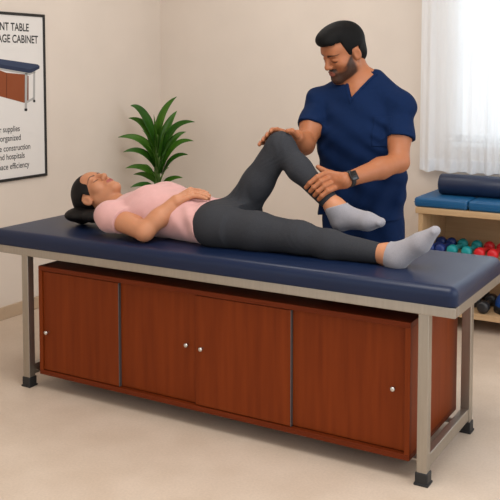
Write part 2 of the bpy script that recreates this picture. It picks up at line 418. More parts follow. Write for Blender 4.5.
pic = [
 ('p_wood', .0006, [[(-46, 60), (0, 70.4), (6.4, 72.8), (24.8, 74.4), (24.3, 102.9), (0, 96.3), (-46, 85)]]),
 ('p_wood2', .0006, [[(24.8, 74.4), (28.5, 76), (28.5, 100), (24.3, 102.9)]]),
 ('p_line', .0008, [[(6.2, 72.8), (6.7, 72.8), (6.7, 98.2), (6.2, 98.1)], [(-18, 66), (-17.5, 66), (-17.5, 92), (-18, 91.8)]]),
 ('p_steel', .0012, [[(-52, 56.5), (0, 67.5), (29, 72.6), (35.2, 70.9), (35.2, 72.6), (29.3, 75), (0, 70), (-52, 59)],
                    [(24.8, 73), (27.4, 73.4), (26.9, 109), (24.6, 109)], [(33.3, 72.5), (35, 72), (34.9, 101), (33.1, 101)],
                    [(26.9, 100.8), (33.3, 97.2), (33.3, 99.5), (26.9, 103.2)]]),
 ('p_navy', .0014, [[(-54, 45), (0, 58.9), (9.6, 60.3), (37.5, 64.4), (39.5, 66), (39.3, 68.5), (31.2, 72.8), (28.8, 73), (0, 68), (-54, 57)]]),
 ('p_navy2', .0016, [[(-54, 52), (0, 64.2), (29.5, 69.2), (39.3, 66.5), (39.3, 68.5), (31.2, 72.8), (28.8, 73), (0, 68), (-54, 57)]]),
 ('ink', .0016, [[(24.3, 108.5), (27.2, 108.5), (27, 111), (24.4, 111)], [(32.9, 99.8), (35.1, 99.8), (35, 102.2), (33, 102.2)]]),
]
bm = bmesh.new(); pm = []
for k, lift, polys in pic:
    if k not in pm: pm.append(k)
    for p in polys:
        print_poly(bm, p, lift); bm.faces.ensure_lookup_table(); bm.faces[-1].material_index = pm.index(k)
pict = build('printed_picture', bm, M[pm[0]], po)
for k in pm[1:]: pict.data.materials.append(M[k])
def text_mesh(txt, size, sx, fat=0):
    c = bpy.data.curves.new('lettering', 'FONT'); c.body = txt; c.size = size; c.align_x = 'RIGHT'
    c.offset = fat; c.fill_mode = 'FRONT' if hasattr(c, 'fill_mode') else None
    t = bpy.data.objects.new('lettering', c); COL.objects.link(t)
    dg = bpy.context.evaluated_depsgraph_get(); dg.update()
    me = bpy.data.meshes.new_from_object(t.evaluated_get(dg))
    bpy.data.objects.remove(t); bpy.data.curves.remove(c)
    for v in me.vertices: v.co.x *= sx
    return me
def lettering(txt, yr, zb, size, sx, fat=0.0):
    me = text_mesh(txt, size, sx, fat)
    base = Vector((XW, (PY0+PY1)/2, PZ0))
    for v in me.vertices:
        x, y, _ = v.co
        v.co = Vector((XW+.0086, yr+x, zb+y))-base
    me.materials.clear()
    return link('lettering', me, M['ink'], po)
for txt, px, py, size, sx in (('TREATMENT TABLE', 28.9, 31.4, .062, .80), ('WITH STORAGE CABINET', 38, 43.4, .062, .80),
                        ('Storage for supplies', 19.9, 131, .047, .86), ('Keeps items organized', 21.0, 139.8, .047, .86), ('Durable construction', 30.5, 148.7, .047, .86),
                        ('Clinics and hospitals', 24.8, 157.6, .047, .86), ('Improves space efficiency', 29.2, 166.6, .047, .86)):
    q = atx(px, py, XW+.008)
    lettering(txt, q[1], q[2], size, sx, .0011 if size > .05 else .0004)

# ------------------------------------------------------------------ potted plant
PC = aty(157, 190, 1.76); PC[2] = 0
plant = thing('potted_plant', 'tall potted plant with arching glossy green leaves in the corner', 'plant', tuple(PC))
prof = [(0, 0), (.115, 0), (.12, .01), (.15, .26), (.158, .27), (.158, .295), (.146, .297), (.140, .27), (.135, .255)]
build('pot', lathe(prof, tuple(PC), 'z', 40), M['pot'], plant, smooth=True, auto=40)
build('soil', lathe([(.137, .245), (.137, .262), (.06, .268), (0, .27)], tuple(PC), 'z', 32), M['soil'], plant, smooth=True)
bm = bmesh.new()
for dx, dy, top, r in ((0, 0, .98, .012), (.022, -.012, .86, .011), (-.018, .014, .80, .011)):
    prof = [(0, .25)]+[(r*(1+.12*(i % 2)), .25+(top-.25)*i/24) for i in range(25)]+[(0, top+.005)]
    add_lathe(bm, prof, (PC[0]+dx, PC[1]+dy, 0), 'z', 12)
build('cane', bm, M['stem'], plant, smooth=True)
DEP = V(-math.sin(YAW), math.cos(YAW), 0)
def pl(px, py, dep):
    """point near the plant: picture column/row at the plant's own distance, then moved by dep metres in depth"""
    q = aty(px, py, 1.76)
    k = ((q-PC)@RIGHT)
    return V(PC[0], PC[1], 0)+RIGHT*k+DEP*dep+V(0, 0, q[2]-.0)
def leaf(bp, cp, tp, wid, m):
    n = 18; pts = []
    for i in range(n+1):
        t = i/n; pts.append((1-t)**2*bp+2*t*(1-t)*cp+t*t*tp)
    bm = bmesh.new(); rows = []
    for i in range(n+1):
        t = i/n
        tg = pts[min(n, i+1)]-pts[max(0, i-1)]; tg /= np.linalg.norm(tg)
        out = tp-bp; out[2] = 0
        if np.linalg.norm(out) < .02: out = RIGHT*.05
        sd = np.cross(tg, np.cross(out, V(0, 0, 1))); 
        side = np.cross(out, V(0, 0, 1)); side /= np.linalg.norm(side)
        # broad face is turned partly towards the room so the blades read from the side as well
        nrm = np.cross(side, tg); nrm /= np.linalg.norm(nrm)
        side2 = side*.62+nrm*.78*leaf.flip; side2 -= tg*(side2@tg); side2 /= np.linalg.norm(side2)
        nr = np.cross(side2, tg)
        w = wid*1.5*(min(1, .28+1.9*t)*(1-t**2.6))**.9 if t < 1 else 0
        w = max(w, .0008)
        r = []
        for s in (-1, -.5, 0, .5, 1):
            p = pts[i]+side2*s*w+nr*(abs(s)*w*.28)
            r.append(p)
        rows.append(r)
    th = .0009
    def mk(sgn):
        vs = []
        for r in rows:
            vs.append([bm.verts.new(tuple(p)) for p in r])
        return vs
    A = mk(1)
    for a, b2 in zip(A[:-1], A[1:]):
        for j in range(4): bm.faces.new((a[j], a[j+1], b2[j+1], b2[j]))
    bmesh.ops.recalc_face_normals(bm, faces=bm.faces)
    bmesh.ops.solidify(bm, geom=list(bm.faces), thickness=th)
    return build('leaf', bm, m, plant, smooth=True)
leaf.flip = 1
LV = [ # base, control, tip (picture coordinates at the plant), depth of tip, half width
 ((157, 150), (146, 104), (133, 105), -.03, .026), ((156, 155), (150, 118), (130, 117.5), .03, .022), ((156, 165), (148, 131), (122.5, 135), -.06, .024),
 ((157, 172), (147, 143), (128, 149), -.10, .021), ((157, 180), (146, 161), (129, 165.5), -.05, .019), ((157, 184), (148, 171), (134, 174), .06, .015), ((157, 190), (146, 179), (134, 184), -.08, .015),
 ((158, 152), (157, 112), (176, 97), -.02, .030), ((159, 150), (165, 124), (175, 112), .08, .020), ((160, 160), (168, 119), (194, 123), -.05, .024),
 ((160, 168), (170, 134), (184, 134), .07, .018), ((161, 174), (170, 137), (193, 142), -.07, .022), ((161, 180), (170, 152), (188, 155), -.11, .020), ((160, 190), (168, 176), (182, 179), -.04, .016),
 ((157, 158), (155, 130), (155, 114), -.06, .016), ((157, 165), (152, 138), (146, 128), -.15, .017), ((159, 166), (163, 138), (167, 128), -.17, .019),
 ((158, 176), (157, 150), (151, 142), -.20, .018), ((159, 180), (163, 156), (169, 150), -.21, .018), ((158, 186), (155, 166), (148, 160), -.22, .016), ((159, 190), (163, 170), (171, 165), -.2, .016),
 ((157, 160), (150, 125), (142, 122), .14, .020), ((159, 160), (166, 128), (176, 130), .16, .02)]
for i, (b_, c_, t_, dp, w) in enumerate(LV):
    leaf.flip = 1 if t_[0] < 157 else -1
    leaf(pl(*b_, 0), pl(*c_, dp*.35), pl(*t_, dp), w, M['leaf'] if i % 3 else M['leaf_old'])

# ------------------------------------------------------------------ bodies: signed distance fields -> one continuous surface
def unit(v): v = np.asarray(v, float); return v/np.linalg.norm(v)
class Field:
    def __init__(s): s.ops = []
    def copy(s): f = Field(); f.ops = list(s.ops); return f
    def add(s, fn, lo, hi, k, mode='u'): s.ops.append((fn, np.array(lo), np.array(hi), k, mode)); return s
    def rc(s, a, b, r1, r2, k=.02, mode='u'):
        a = np.array(a, float); b = np.array(b, float)
        ab = b-a; l2 = max(ab@ab, 1e-9); rm = max(r1, r2)
        def fn(P):
            t = np.clip(((P-a)@ab)/l2, 0, 1)
            d = P-(a+t[:, None]*ab)
            return np.sqrt((d*d).sum(1))-(r1+t*(r2-r1))
        return s.add(fn, np.minimum(a, b)-rm, np.maximum(a, b)+rm, k, mode)
    def sp(s, c, r, k=.02, mode='u'): return s.rc(c, c, r, r, k, mode)
    def el(s, c, r, R=None, k=.02, mode='u'):
        c = np.array(c, float); r = np.array(r, float); R = np.eye(3) if R is None else R
        def fn(P):
            q = ((P-c)@R)/r
            k0 = np.sqrt((q*q).sum(1)); k1 = np.sqrt(((q/r)**2).sum(1))
            return k0*(k0-1)/np.maximum(k1, 1e-6)
        m = r.max()
        return s.add(fn, c-m, c+m, k, mode)
    def chain(s, pts, rs, k=.004):
        for i in range(len(pts)-1): s.rc(pts[i], pts[i+1], rs[i], rs[i+1], k)
        return s
    def loft(s, axis, secs, k=.03, grow=0, p=2.3):
        """secs rows: coordinate along the axis, centre u, centre v, half width u, half width v"""
        A = np.array(secs, float); A = A[A[:, 0].argsort()]
        ai = 'xyz'.index(axis); ui, vi = {'x': (1, 2), 'z': (0, 1)}[axis]
        fine = np.linspace(A[0, 0], A[-1, 0], 80)
        cols = []
        for c in range(1, 5):
            y = np.interp(fine, A[:, 0], A[:, c])
            for _ in range(6): y[1:-1] = .25*y[:-2]+.5*y[1:-1]+.25*y[2:]
            cols.append(y)
        def fn(P):
            h = P[:, ai]; hc = np.clip(h, fine[0], fine[-1])
            cu, cv, wu, wv = [np.interp(hc, fine, y) for y in cols]
            wu = wu+grow; wv = wv+grow
            q = (np.abs((P[:, ui]-cu)/wu)**p+np.abs((P[:, vi]-cv)/wv)**p)**(1/p)
            d = (q-1)*np.minimum(wu, wv)
            e = np.maximum(fine[0]-h, h-fine[-1])-grow
            return np.where(e > 0, np.sqrt(np.maximum(d, 0)**2+e*e), np.maximum(d, e))
        lo = np.zeros(3); hi = np.zeros(3)
        lo[ai], hi[ai] = fine[0]-grow, fine[-1]+grow
        lo[ui] = (A[:, 1]-A[:, 3]).min()-grow; hi[ui] = (A[:, 1]+A[:, 3]).max()+grow
        lo[vi] = (A[:, 2]-A[:, 4]).min()-grow; hi[vi] = (A[:, 2]+A[:, 4]).max()+grow
        return s.add(fn, lo, hi, k)
    def join(s, G, k):
        lo, hi = G.bounds(); return s.add(G.ev, lo, hi, k)
    def clip(s, n, p):
        """keep the side the normal points away from"""
        n = unit(n); c = n@np.array(p, float)
        return s.add(lambda P: P@n-c, [-9]*3, [9]*3, 0, 'i')
    def cut(s, fn, k=0): return s.add(fn, [-9]*3, [9]*3, k, 'i')
    def grow(s, g): return s.add(lambda P: g, [-9]*3, [9]*3, 0, 'g')
    def bounds(s):
        lo = np.min([o[1] for o in s.ops if o[4] == 'u'], 0); hi = np.max([o[2] for o in s.ops if o[4] == 'u'], 0)
        return lo-.02, hi+.02
    def ev(s, P):
        D = np.full(len(P), .5)
        for fn, lo, hi, k, mode in s.ops:
            if mode == 'g': 
                D = D-fn(P); continue
            if mode == 'i':
                D = np.maximum(D, fn(P)); continue
            m = .05+k
            ix = np.nonzero(((P > lo-m) & (P < hi+m)).all(1))[0]
            if not len(ix): continue
            d = fn(P[ix]); a = D[ix]
            if mode == 'u':
                h = np.maximum(k-np.abs(a-d), 0)/max(k, 1e-6)
                D[ix] = np.minimum(a, d)-h*h*k*.25
            else:
                d = -d
                h = np.maximum(k-np.abs(a-d), 0)/max(k, 1e-6)
                D[ix] = np.maximum(a, d)+h*h*k*.25
        return D
def polygonise(F, h=.003, C=4, lohi=None):
    lo, hi = lohi or F.bounds()
    nc = np.ceil((hi-lo)/(h*C)).astype(int)+1
    H = h*C
    g = [lo[i]+(np.arange(nc[i])+.5)*H for i in range(3)]
    P = np.stack(np.meshgrid(*g, indexing='ij'), -1).reshape(-1, 3)
    d = F.ev(P).reshape(nc)
    act = np.argwhere(np.abs(d) < H*1.25)
    n = nc*C
    sgn = np.repeat(np.repeat(np.repeat(np.where(d < 0, -1., 1.).astype(np.float32), C, 0), C, 1), C, 2)
    o = np.stack(np.meshgrid(*[np.arange(C)]*3, indexing='ij'), -1).reshape(-1, 3)
    idx = (act[:, None, :]*C+o[None]).reshape(-1, 3)
    val = np.empty(len(idx), np.float32); step = 400000
    for i in range(0, len(idx), step):
        q = idx[i:i+step]; val[i:i+step] = F.ev(lo+(q+.5)*h)
    sgn[idx[:, 0], idx[:, 1], idx[:, 2]] = val
    f = sgn; neg = f < 0
    cnt = np.zeros(np.array(f.shape)-1, np.int8)
    for a in (0, 1):
        for b in (0, 1):
            for c in (0, 1):
                cnt += neg[a:f.shape[0]-1+a, b:f.shape[1]-1+b, c:f.shape[2]-1+c]
    cells = np.argwhere((cnt > 0) & (cnt < 8))
    cs = np.array([[a, b, c] for a in (0, 1) for b in (0, 1) for c in (0, 1)])
    cv = np.stack([f[cells[:, 0]+a, cells[:, 1]+b, cells[:, 2]+c] for a, b, c in cs], 1)
    acc = np.zeros((len(cells), 3)); num = np.zeros(len(cells))
    for i in range(8):
        for j in range(i+1, 8):
            if abs(cs[i]-cs[j]).sum() != 1: continue
            x, y = cv[:, i], cv[:, j]; m = (x < 0) != (y < 0)
            t = np.where(m, x/np.where(m, x-y, 1), 0)
            acc += np.where(m[:, None], cs[i]+t[:, None]*(cs[j]-cs[i]), 0); num += m
    verts = lo+(cells+acc/num[:, None]+.5)*h
    key = (cells[:, 0].astype(np.int64)*f.shape[1]+cells[:, 1])*f.shape[2]+cells[:, 2]
    quads = []
    for ax in range(3):
        s0 = [slice(None)]*3; s1 = [slice(None)]*3
        s0[ax] = slice(0, -1); s1[ax] = slice(1, None)
        E_ = np.argwhere(neg[tuple(s0)] != neg[tuple(s1)])
        u, v = [(1, 2), (2, 0), (0, 1)][ax]
        E_ = E_[(E_[:, u] > 0) & (E_[:, v] > 0)]
        fl = neg[E_[:, 0], E_[:, 1], E_[:, 2]]
        q = []
        for du, dv in ((0, 0), (-1, 0), (-1, -1), (0, -1)):
            c = E_.copy(); c[:, u] += du; c[:, v] += dv
            q.append((c[:, 0].astype(np.int64)*f.shape[1]+c[:, 1])*f.shape[2]+c[:, 2])
        q = np.stack(q, 1)
        q[~fl] = q[~fl][:, ::-1]
        quads.append(q)
    quads = np.concatenate(quads)
    loc = np.searchsorted(key, quads.ravel()); loc = np.clip(loc, 0, len(key)-1)
    ok = (key[loc] == quads.ravel()).reshape(-1, 4).all(1)
    return verts, loc.reshape(-1, 4)[ok]
def relax(v, q, it=1, lam=.5):
    for _ in range(it):
        acc = np.zeros_like(v); n = np.zeros(len(v))
        for i in range(4):
            a, b = q[:, i], q[:, (i+1) % 4]
            for k in range(3):
                acc[:, k] += np.bincount(a, v[b, k], len(v))+np.bincount(b, v[a, k], len(v))
            n += np.bincount(a, minlength=len(v))+np.bincount(b, minlength=len(v))
        v = v+lam*(acc/np.maximum(n, 1)[:, None]-v)
    return v
def field_obj(name, F, m, parent, h=.003, paint=None, it=1):
    v, q = polygonise(F, h)
    v = relax(v, q, it)
    p = parent; off = np.zeros(3)
    while p is not None: off += np.array(p.location); p = p.parent
    col = paint(v) if paint else None
    v = v-off
    me = bpy.data.meshes.new(name)
    me.vertices.add(len(v)); me.vertices.foreach_set('co', v.astype(np.float32).ravel())
    me.loops.add(q.size); me.loops.foreach_set('vertex_index', q.astype(np.int32).ravel())
    me.polygons.add(len(q)); me.polygons.foreach_set('loop_start', np.arange(len(q), dtype=np.int32)*4)
    me.polygons.foreach_set('use_smooth', np.ones(len(q), bool))
    me.update(calc_edges=True); me.validate()
    if col is not None:
        at = me.color_attributes.new('skin_tone', 'FLOAT_COLOR', 'POINT')
        c4 = np.concatenate([col, np.ones((len(col), 1))], 1).astype(np.float32)
        at.data.foreach_set('color', c4.ravel())
    return link(name, me, m, parent)

class Frame:
    """local axes: x to the person's left, y out of the face, z to the crown"""
    def __init__(s, o, f, up, sc):
        s.o = np.array(o, float); s.sc = sc
        y = unit(f); x = unit(np.cross(np.array(up, float), y)); z = unit(np.cross(y, x))
        s.R = np.stack([x, y, z], 1)
    def p(s, x, y, z): return s.o+s.R@(np.array([x, y, z], float)*s.sc)
    def loc(s, P): return ((P-s.o)@s.R)/s.sc
def head(F, H, female):
    c = H.sc; R = H.R
    e = lambda p, r, k=.02, mode='u': F.el(H.p(*p), np.array(r)*c, R, k*c, mode)
    rc = lambda a, b, r1, r2, k=.02, mode='u': F.rc(H.p(*a), H.p(*b), r1*c, r2*c, k*c, mode)
    e((0, -.018 if female else -.014, .036), (.074, .088 if female else .094, .086))
    e((0, .026, -.028), (.058, .060, .084), .03)
    jw = .046 if female else .052
    for s in (-1, 1):
        rc((s*jw, .002, -.052), (s*.012, .070, -.094), .022, .017, .03)
        F.sp(H.p(s*.040, .055, -.020), .024*c, .025*c)
    F.sp(H.p(0, .074, -.094), (.019 if female else .022)*c, .02*c)
    br = .010 if female else .013
    rc((-.032, .076, .026), (.032, .076, .026), br, br, .02)
    e((0, .052 if female else .06, .052), (.05, .033, .034), .03)
    # eye hollows and lids
    for s in (-1, 1):
        e((s*.031, .096, .004), (.019, .013, .011), .014, 's')
        e((s*.031, .074, .003), (.0165, .015, .0125), .004)
    # nose
    rc((0, .083, .020), (0, .104, -.022), .0085, .0115, .012)
    F.sp(H.p(0, .106, -.028), .0115*c, .008*c)
    for s in (-1, 1): F.sp(H.p(s*.0115, .095, -.030), .0085*c, .006*c)
    # mouth
    e((0, .083, -.060), (.026, .014, .017), .015)
    e((0, .0945, -.0555), (.021, .0065, .0055), .004); e((0, .0935, -.0665), (.019, .0075, .0065), .004)
    e((0, .103, -.0608), (.022, .010, .0016), .003, 's')
    # ears
    for s in (-1, 1):
        A = unit(H.R@np.array([s*.92, .34, .05])); 
        z = H.R[:, 2]; t = unit(np.cross(z, A)); RR = np.stack([A, t, z], 1)
        F.el(H.p(s*.077, -.012, -.004), np.array([.009, .019, .031])*c, RR, .008*c)
        F.el(H.p(s*.086, -.007, .000), np.array([.006, .010, .017])*c, RR, .006*c, 's')
def paint_head(H, base, lip, dark, stubble=0, brow_lift=0):
    base = np.array(base[:3]); lip = np.array(lip[:3]); dark = np.array(dark[:3])
    def fn(v):
        col = np.tile(base, (len(v), 1))
        q = H.loc(v); x, y, z = q.T; ax = np.abs(x)
        near = (np.abs(z) < .2) & (np.sqrt((q*q).sum(1)) < .2)
        def mixin(mask, c, a=1.):
            w = (np.clip(mask, 0, 1)*near*a)[:, None]; col[:] = col*(1-w)+c*w
        sm = lambda d, w: np.clip(.5-d/w, 0, 1)
        if stubble:
            edge = np.maximum(z+.042-.85*np.clip(.064-y, 0, .06), -(z+.13))
            beard = sm(np.maximum(edge, np.maximum(.006-y+np.clip(-.080-z, 0, .05)*1.8, -(z+.118))), .014)
            lipz = ((ax/.021)**2+((z+.061)/.0115)**2)
            hollow = sm((1-lipz)*.01, .005)
            mous = sm(np.maximum(np.maximum(np.abs(z+.045)-.0065, ax-.029), .06-y), .007)
            cheek = sm(np.sqrt(((ax-.040)/.020)**2+((z+.030)/.028)**2)-1, .6)*(y > .045)
            rn = np.random.RandomState(1).uniform(.88, 1, len(v))
            mixin(beard*hollow*(1-cheek*.9)*rn, dark*1.0+base*.02, stubble); mixin(mous*rn, dark*1.4, stubble)
        mixin(sm(np.maximum(np.sqrt((ax/.0215)**2+((z+.0610)/.0122)**2)-1, (.08-y)*30), .35), lip)
        # brows
        bz = .0225+brow_lift+.006*np.sin(np.clip((ax-.012)/.04, 0, 1)*2.6)
        mixin(sm(np.maximum(np.maximum(np.abs(z-bz)-(.0052 if stubble else .0036)*(1.25-ax/.06), np.abs(ax-.032)-.022), .05-y), .003), dark*1.0, .92)
        # closed lash lines and lid rim
        lz = -.0035-.004*np.cos((ax-.031)/.017*1.5)
        mixin(sm(np.maximum(np.maximum(np.abs(z-lz)-(.0022 if stubble else .0018), np.abs(ax-.031)-.0165), .05-y), .0025), dark, .9)
        return col
    return fn

# ---- hand holding something: palm + five fingers given as joint paths
def hand(F, wrist, mcps, paths, r=.0088, k=.006, thumb=None, wr=.024):
    wrist = np.array(wrist, float); mid = np.mean(mcps, 0)
    ax = unit(mid-wrist); wd = mcps[0]-mcps[-1]; wd = unit(wd-ax*(wd@ax))
    for i, m in enumerate(mcps):
        o = wrist+wd*(.016-.0107*i)
        F.rc(o, m, .015, .0115, .012)
    F.rc(wrist, wrist+ax*.03, wr*.8, .017, .012)
    for p in paths:
        rs = np.linspace(r*1.08, r*.80, len(p)); F.chain(p, rs, .0035)
    if thumb is not None: F.chain(thumb, np.linspace(.0145, .0092, len(thumb)), .006)
def around(A, B, n0, flip_to):
    A = np.array(A, float); B = np.array(B, float); ax = unit(B-A)
    n0 = np.array(n0, float); n0 = unit(n0-ax*(n0@ax)); n1 = np.cross(ax, n0)
    if n1@np.array(flip_to) < 0: n1 = -n1
    return lambda t, ang, r: A+t*(B-A)+r*(math.cos(math.radians(ang))*n0+math.sin(math.radians(ang))*n1)

# ================================================================== the woman on the table
def wv(x, y, z): return V(x+(x-.95)*.018, y, z-.009+max(0, z-.8)*.033)
def mv(x, y, z): return V(x+.018+(x-1.25)*.033, y, z+(-.0098+(z-.75)*.045 if z > .6 else 0))
wo = thing('person', 'woman in pink t-shirt and charcoal leggings lying on her back, one knee raised', 'person', (.85, .27, PT))
HW = Frame(aty(96.85, 193.5, .298), (.323, -.172, .93), (-.9456, -.10, .31), .96)
wt = [(.375, .275, .790, .070, .050), (.43, .272, .795, .150, .070), (.52, .270, .800, .165, .092), (.60, .270, .800, .152, .092), (.70, .270, .788, .138, .086),
      (.80, .272, .778, .148, .080), (.88, .275, .780, .165, .082), (.96, .275, .778, .165, .074)]
wt = [(*wv(a, b_, c_), d_, e_) for a, b_, c_, d_, e_ in wt]
shR, shL = wv(.425, .105, .788), wv(.445, .435, .780)
elR = aty(144.5, 231.5, .065); wrR = aty(176, 201, .165)
elL, wrL = wv(.68, .475, .735), wv(.84, .492, .730)
hipR, kneeR, ankR = wv(.90, .185, .778), wv(1.262, .195, .766), wv(1.600, .192, .740)
hipL, kneeL, ankL = wv(.885, .355, .785), wv(1.083, .378, 1.086), wv(1.314, .385, .868)
B = Field(); B.loft('x', wt, .03)
for y in (.205, .335): B.sp(wv(.56, y, .848), .048, .06)
B.rc(HW.p(0, -.025, -.05), wv(.40, .275, .79), .052, .056, .03)
for sh_ in (shR, shL): B.rc(wv(.43, .272, .795), sh_, .055, .055, .04)
B.rc(shR, elR, .047, .038, .03); B.rc(elR, elR*.55+wrR*.45, .038, .036, .02); B.rc(elR*.6+wrR*.4, wrR, .036, .025, .02)
B.rc(shL, elL, .046, .037, .03); B.rc(elL, wrL, .037, .025, .02)
def leg_prims(F, hip, knee, ank, g=0, k=.03, slim=0):
    F.rc(hip, hip*.5+knee*.5, .080+g-slim*.3, .070+g-slim, k); F.rc(hip*.5+knee*.5, knee, .070+g-slim, .056+g-slim*.3, k)
    cf = knee*.62+ank*.38
    back = unit(np.cross(np.cross(knee-hip, ank-knee) if np.linalg.norm(np.cross(knee-hip, ank-knee)) > .02 else V(0, -1, 0), ank-knee))
    if back[2] > 0: back = -back
    F.rc(knee, cf+back*.006, .054+g-slim*.8, .049+g-slim*.5, k); F.rc(cf+back*.006, ank, .049+g-slim*.5, .032+g, k)
leg_prims(B, hipR, kneeR, ankR); leg_prims(B, hipL, kneeL, ankL, slim=.012)
# feet
def foot_prims(F, ank, heel, ball, toe, side, g=0, k=.03):
    F.rc(ank, heel, .031+g, .031+g, k)
    F.rc(heel, ball, .030+g, .026+g, k); F.rc(ank, ball, .028+g, .020+g, .04)
    for s in (-1, 1): F.rc(ball+side*s*.012, toe+side*s*.017, .023+g, .009+g, .02)
    F.rc(ball, toe, .021+g, .011+g, .02)
heelR, ballR, toeR = wv(1.656, .176, .729), wv(1.738, .184, .796), wv(1.788, .186, .842)
foot_prims(B, ankR+V(.02, 0, 0), heelR, ballR, toeR, V(0, 1, 0))
heelL, ballL, toeL = wv(1.343, .390, .808), wv(1.455, .393, .815), wv(1.506, .394, .816)
foot_prims(B, ankL+V(.012, 0, -.012), heelL, ballL, toeL, V(0, 1, 0))
head(B, HW, True); B.clip((0, 0, -1), (0, 0, PT+.001))
# right hand resting on the belly
mw = [aty(190.5+.5*i, 189.5+2.1*i, .262-.022*i) for i in range(4)]
pw = []
for i, m in enumerate(mw):
    ln = (.92, 1.0, .95, .78)[i]
    d0 = unit(V(.93, .26, -.08)); d1 = unit(V(.92, .24, -.17)); d2 = unit(V(.85, .2, -.30))
    a = m+d0*.040*ln; b_ = a+d1*.025*ln; pw.append([m, a, b_, b_+d2*.018*ln])
tw = wrR+V(.015, .035, .008)
hand(B, wrR, mw, pw, r=.0083, thumb=[wrR+V(.01, .02, .004), tw+V(.035, .030, .012), tw+V(.068, .042, .008), tw+V(.09, .046, -.004)], wr=.024)
# left hand flat beside the far hip
ml = [wrL+V(.078, .012-.017*i, -.004) for i in range(4)]
hand(B, wrL, ml, [[m, m+V(.038, 0, -.002), m+V(.062, 0, -.006), m+V(.08, 0, -.011)] for m in ml], r=.0083, thumb=[wrL+V(.01, -.01, 0), wrL+V(.05, -.035, -.004), wrL+V(.08, -.040, -.008)])
SKW = srgb(184, 126, 92)
field_obj('body', B, M['skin_w'], wo, .0024, paint_head(HW, SKW, srgb(158, 82, 74), srgb(30, 20, 17)))
# hair
Hh = Field(); c = HW.sc
Hh.el(HW.p(0, -.020, .040), np.array([.083, .100, .092])*c, HW.R, .02)
Hh.rc(HW.p(0, -.075, -.01), HW.p(0, -.085, .05), .045*c, .05*c, .03)
def hl_w(P):
    x, y, z = HW.loc(P).T; ax = np.abs(x)
    front = np.where(z > 0, .034+z*.92, .034+z*.2)-ax*.05   # hairline runs from temple to forehead
    nape = -.055-z
    earz = np.maximum(np.abs(y+.008)-.021, np.maximum(z-.030, -z-.045))     # gap round the ear
    return np.maximum(np.maximum((y-front)*.8, nape)*c, np.where(ax > .05, -earz, -1)*c)
Hh.cut(hl_w)
tail = Field()
tail.rc(HW.p(0, -.085, .02), wv(.13, .27, .74), .055, .035, .03)
tail.el(aty(82, 214.5, .25), (.072, .085, .034), None, .03); tail.el(aty(95, 216, .22), (.055, .06, .030), None, .03)
tail.clip((0, 0, -1), (0, 0, PT+.0005))
hw = field_obj('hair', Hh, M['hair_w'], wo, .003, it=2)
field_obj('gathered_hair', tail, M['hair_w'], hw, .003, it=2)
# t-shirt
Tt = Field(); Tt.loft('x', wt, .03, grow=.012)
for y in (.205, .335): Tt.sp(wv(.56, y, .850), .056, .06)
for a, b_ in ((shR, elR), (shL, elL)):
    Sl = Field(); e_ = a+(b_-a)*.42
    Sl.rc(wv(.43, .272, .795), a, .062, .062, .04); Sl.rc(a, e_, .060, .055, .03)
    Sl.clip(b_-a, a+(b_-a)*.37)
    Tt.join(Sl, .02)
def folds_w(P):
    return .0022*np.sin(P[:, 0]*62+P[:, 1]*30+45*P[:, 2]+1.2*np.sin(P[:, 0]*23))*np.clip((P[:, 0]-.55)/.15, 0, 1)+.0020*np.sin(P[:, 0]*50-P[:, 1]*30-P[:, 2]*50)
Tt.add(folds_w, [-9]*3, [9]*3, 0, 'g')
Tt.clip((1, 0, .10), wv(.840, .27, .78)); Tt.clip((0, 0, -1), (0, 0, PT+.0005))
nk = Field().rc(HW.p(0, -.03, -.04), wv(.395, .275, .800), .060, .064, .0)
Tt.add(lambda P: nk.ev(P), [.1, 0, .6], [.5, .5, 1], .006, 's')
Tt.clip((-1, 0, .18), wv(.372, .27, .80))
field_obj('t_shirt', Tt, M['pink'], wo, .003, it=2)
# leggings
Lg = Field(); Lg.loft('x', [r for r in wt if r[0] > .69], .03, grow=.008)
leg_prims(Lg, hipR, kneeR, ankR, .005); leg_prims(Lg, hipL, kneeL, ankL, .005, slim=.012)
Lg.rc(hipR, hipL, .07, .07, .04)
def wr_knee(P):
    d = P-kneeL; a = np.exp(-(d*d).sum(1)/(2*.06**2)); u = unit(ankL-kneeL)
    e = P-kneeR; b = np.exp(-((e*e).sum(1))/(2*.05**2))
    h = P-V(.95, .3, .84); cc = np.exp(-((h*h).sum(1))/(2*.06**2))
    return .0014*a*np.sin((d@u)*230+d[:, 1]*90+6*np.sin(d[:, 2]*40))+.0010*b*np.sin(e[:, 0]*230+e[:, 2]*140+4*np.sin(e[:, 1]*50))+.002*cc*np.sin(h[:, 0]*170-h[:, 1]*120)
Lg.add(wr_knee, [-9]*3, [9]*3, 0, 'g')
Lg.cut(lambda P: .832-P[:, 0]-.10*(P[:, 2]-.78)); Lg.clip((1, 0, 0), (1.594, 0, 0))
dL = unit(ankL-kneeL); Lg.cut(lambda P: np.where((P[:, 1] > .29) & (P[:, 0] > 1.1) & (P[:, 2] > .75), (P-(kneeL+.93*(ankL-kneeL)))@dL, -1))
Lg.clip((0, 0, -1), (0, 0, PT+.0005))
field_obj('leggings', Lg, M['legging'], wo, .003, it=1)
